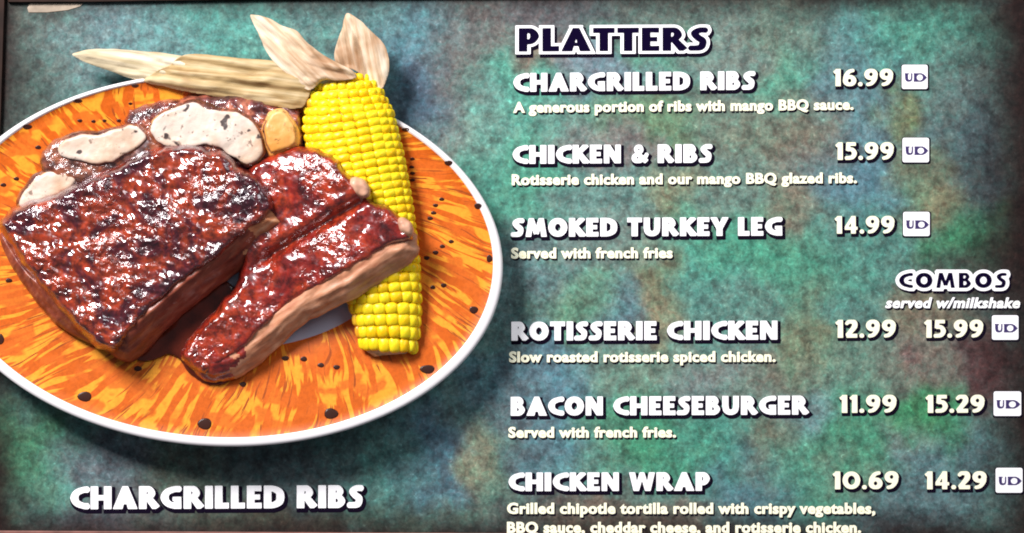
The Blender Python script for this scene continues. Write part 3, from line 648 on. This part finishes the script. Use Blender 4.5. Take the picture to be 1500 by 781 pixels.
for i in range(m):
    for j in range(n): F.append([i*n+j, i*n+(j+1) % n, (i+1)*n+(j+1) % n, (i+1)*n+j])
F.append(list(range(n))[::-1]); 
e0 = m*n; b0 = len(V)
for j in range(n):
    p, dd, r = cpos(Ltot, 2*PI*j/n, .62); V.append(P(p[0]+dd[0]*7, p[1]+dd[1]*7+random.uniform(-2, 2), p[2]))
for j in range(n): F.append([e0+j, e0+(j+1) % n, b0+(j+1) % n, b0+j])
F.append([b0+j for j in range(n)])
link('cob_core', V, [f[::-1] for f in F], [m_cob.m, m_kerno.m], corn, [0 if i > (m-1)*n else 1 for i in range(len(F))])
def kernel_mesh(name, mat):
    V = []; F = []; nu, nv = 10, 6
    sg = lambda v, e: math.copysign(abs(v)**e, v)
    for i in range(nv+1):
        t = -PI/2+PI*i/nv
        for j in range(nu):
            u = 2*PI*j/nu+.3; V.append((sg(math.cos(t), .75)*sg(math.cos(u), .65), sg(math.cos(t), .75)*sg(math.sin(u), .65), sg(math.sin(t), .9)))
    for i in range(nv):
        for j in range(nu): F.append([i*nu+j, i*nu+(j+1) % nu, (i+1)*nu+(j+1) % nu, (i+1)*nu+j])
    me = bpy.data.meshes.new(name); me.from_pydata(V, [], F); me.materials.append(mat); me.polygons.foreach_set('use_smooth', [True]*len(F)); return me
km = kernel_mesh('kernel', m_kern.m); ko = kernel_mesh('amber_kernel', m_kerno.m)
from mathutils import Matrix
s = 3.0; row = 0; cnt = 0; cw = wloc(corn)
while s < Ltot-6:
    fr = s/Ltot; sp = 11.8+8.0*np.clip((fr-.62)/.38, 0, 1); dphi = math.radians(17.0+7*np.clip((fr-.6)/.4, 0, 1))
    kk = int(round(PI/dphi))+1
    for c in range(kk+1):
        phi = PI/2+(c-kk/2)*dphi
        if phi < -.12 or phi > PI+.12: continue
        ss = s+random.uniform(-1, 1)+(c % 2)*sp*.0+ (c-kk/2)*-1.6
        if ss < 2: continue
        p, dd, r = cpos(ss, phi+random.uniform(-.02, .02), .93)
        q1 = np.array([p[0]]); q2 = np.array([p[1]])
        if any(inside(q1, q2, np.array(k_, float))[0] and closest(q1, q2, np.array(k_, float))[0][0] > 14 for k_ in (crustB, sideB)): continue   # under the rib piece
        o = np.array([dd[0], 0, -dd[1]]); a = np.array(P(*cpos(ss, phi+.05, .93)[0]))-np.array(P(*cpos(ss, phi-.05, .93)[0])); a /= np.linalg.norm(a)
        wv = np.cross(o, a); wv /= np.linalg.norm(wv)
        if wv[1] > 0: wv = -wv
        arc = r*dphi*.5*(abs(math.sin(phi))+SQ*abs(math.cos(phi)))
        k = random.uniform(.93, 1.06)
        M = Matrix(((o[0], a[0], wv[0]), (o[1], a[1], wv[1]), (o[2], a[2], wv[2])))
        M4 = M.to_4x4() @ Matrix.Diagonal((sp*.585/1000*k, arc*1.04/1000*k, .0062*(1+.3*(sp-12)/8), 1))
        amber = (p[0] < 458 and p[1] < 160 and random.random() < .75) or (p[0] < 532 and p[1] > 420 and random.random() < .45)
        ob = bpy.data.objects.new('kernel', ko if amber else km); C.objects.link(ob); ob.parent = corn
        ob.matrix_local = Matrix.Translation(Vector(P(*p))-cw) @ M4; cnt += 1
    s += sp; row += 1
print('kernels', cnt)
# husk leaves
def leaf(outline, spine, hs, mat, arch=7, thick=2.2, fold=0.0, seed=0, label=None):
    sp_ = np.array(spine, float)
    def top(x, y, d):
        L_ = np.concatenate([[0], np.cumsum(np.hypot(*np.diff(sp_, axis=0).T))]); best = np.full(x.shape, 1e9); tt = np.zeros(x.shape); sd = np.zeros(x.shape)
        for i in range(len(sp_)-1):
            (x0, y0), (x1, y1) = sp_[i], sp_[i+1]; dx, dy = x1-x0, y1-y0; l2 = dx*dx+dy*dy; t = np.clip(((x-x0)*dx+(y-y0)*dy)/l2, 0, 1); dd = np.hypot(x-x0-t*dx, y-y0-t*dy)
            m_ = dd < best; best = np.where(m_, dd, best); tt = np.where(m_, L_[i]+t*math.sqrt(l2), tt); sd = np.where(m_, ((x-x0)*dy-(y-y0)*dx)/math.sqrt(l2), sd)
        h = np.interp(tt, np.linspace(0, L_[-1], len(hs)), hs)
        fib = np.sin(sd*1.15+fbm(tt, sd, 60, 2, seed)*5)*.35+np.sin(sd*.30+fbm(tt, sd, 50, 2, seed+3)*5)*1.3
        return h+arch*(1-np.exp(-d/9.))+fib*np.minimum(d/4, 1)+fold*np.exp(-(sd/5.)**2)+fbm(tt, sd*2, 45, 3, seed+6)*7*np.minimum(d/5, 1)
    o = lump('husk_leaf', outline, top, lambda x, y: top(x, y, np.full(x.shape, 6.))-thick-arch*.6, 2.0, mat, corn, 5, 1.2)
    return tag(o, label)
leaf([(106, 81), (114, 76), (135, 72), (170, 72), (210, 75), (250, 79), (290, 88), (292, 104), (262, 116), (220, 121), (190, 115), (160, 104), (132, 94)],
     [(106, 81), (170, 90), (240, 104)], [36, 38, 42], m_husk3b.m, 4, 1.2, 1, 3, 'pale pointed tip of the left husk leaf')
leaf([(262, 84), (280, 79), (310, 81), (350, 85), (392, 88), (412, 92), (440, 100), (456, 125), (448, 152), (436, 159), (410, 157), (370, 150), (320, 142), (270, 134), (236, 126), (212, 120), (216, 112), (232, 103), (248, 96)],
     [(215, 100), (300, 110), (440, 128)], [46, 52, 60], m_husk1.m, 6, 1.6, 3, 5, 'broad tan husk leaf stretching left from the cob')
leaf([(366, 24), (374, 22), (396, 28), (414, 38), (436, 46), (448, 60), (470, 78), (494, 92), (516, 104), (522, 114), (500, 118), (474, 118), (456, 132), (444, 128), (426, 112), (402, 92), (388, 72), (378, 48)],
     [(368, 24), (410, 60), (450, 95), (515, 112)], [52, 58, 66, 72], m_husk2.m, 5, 1.4, -4, 11, 'pale middle husk leaf with its tip bent left')
leaf([(506, 22), (514, 21), (532, 34), (548, 50), (562, 64), (569, 82), (570, 104), (564, 122), (556, 131), (540, 122), (528, 108), (516, 102), (500, 98), (490, 88), (492, 68), (500, 44)],
     [(508, 22), (526, 60), (545, 128)], [46, 52, 54], m_husk3.m, 5, 1.4, -6, 17, 'upright cream husk leaf with a brown tip')
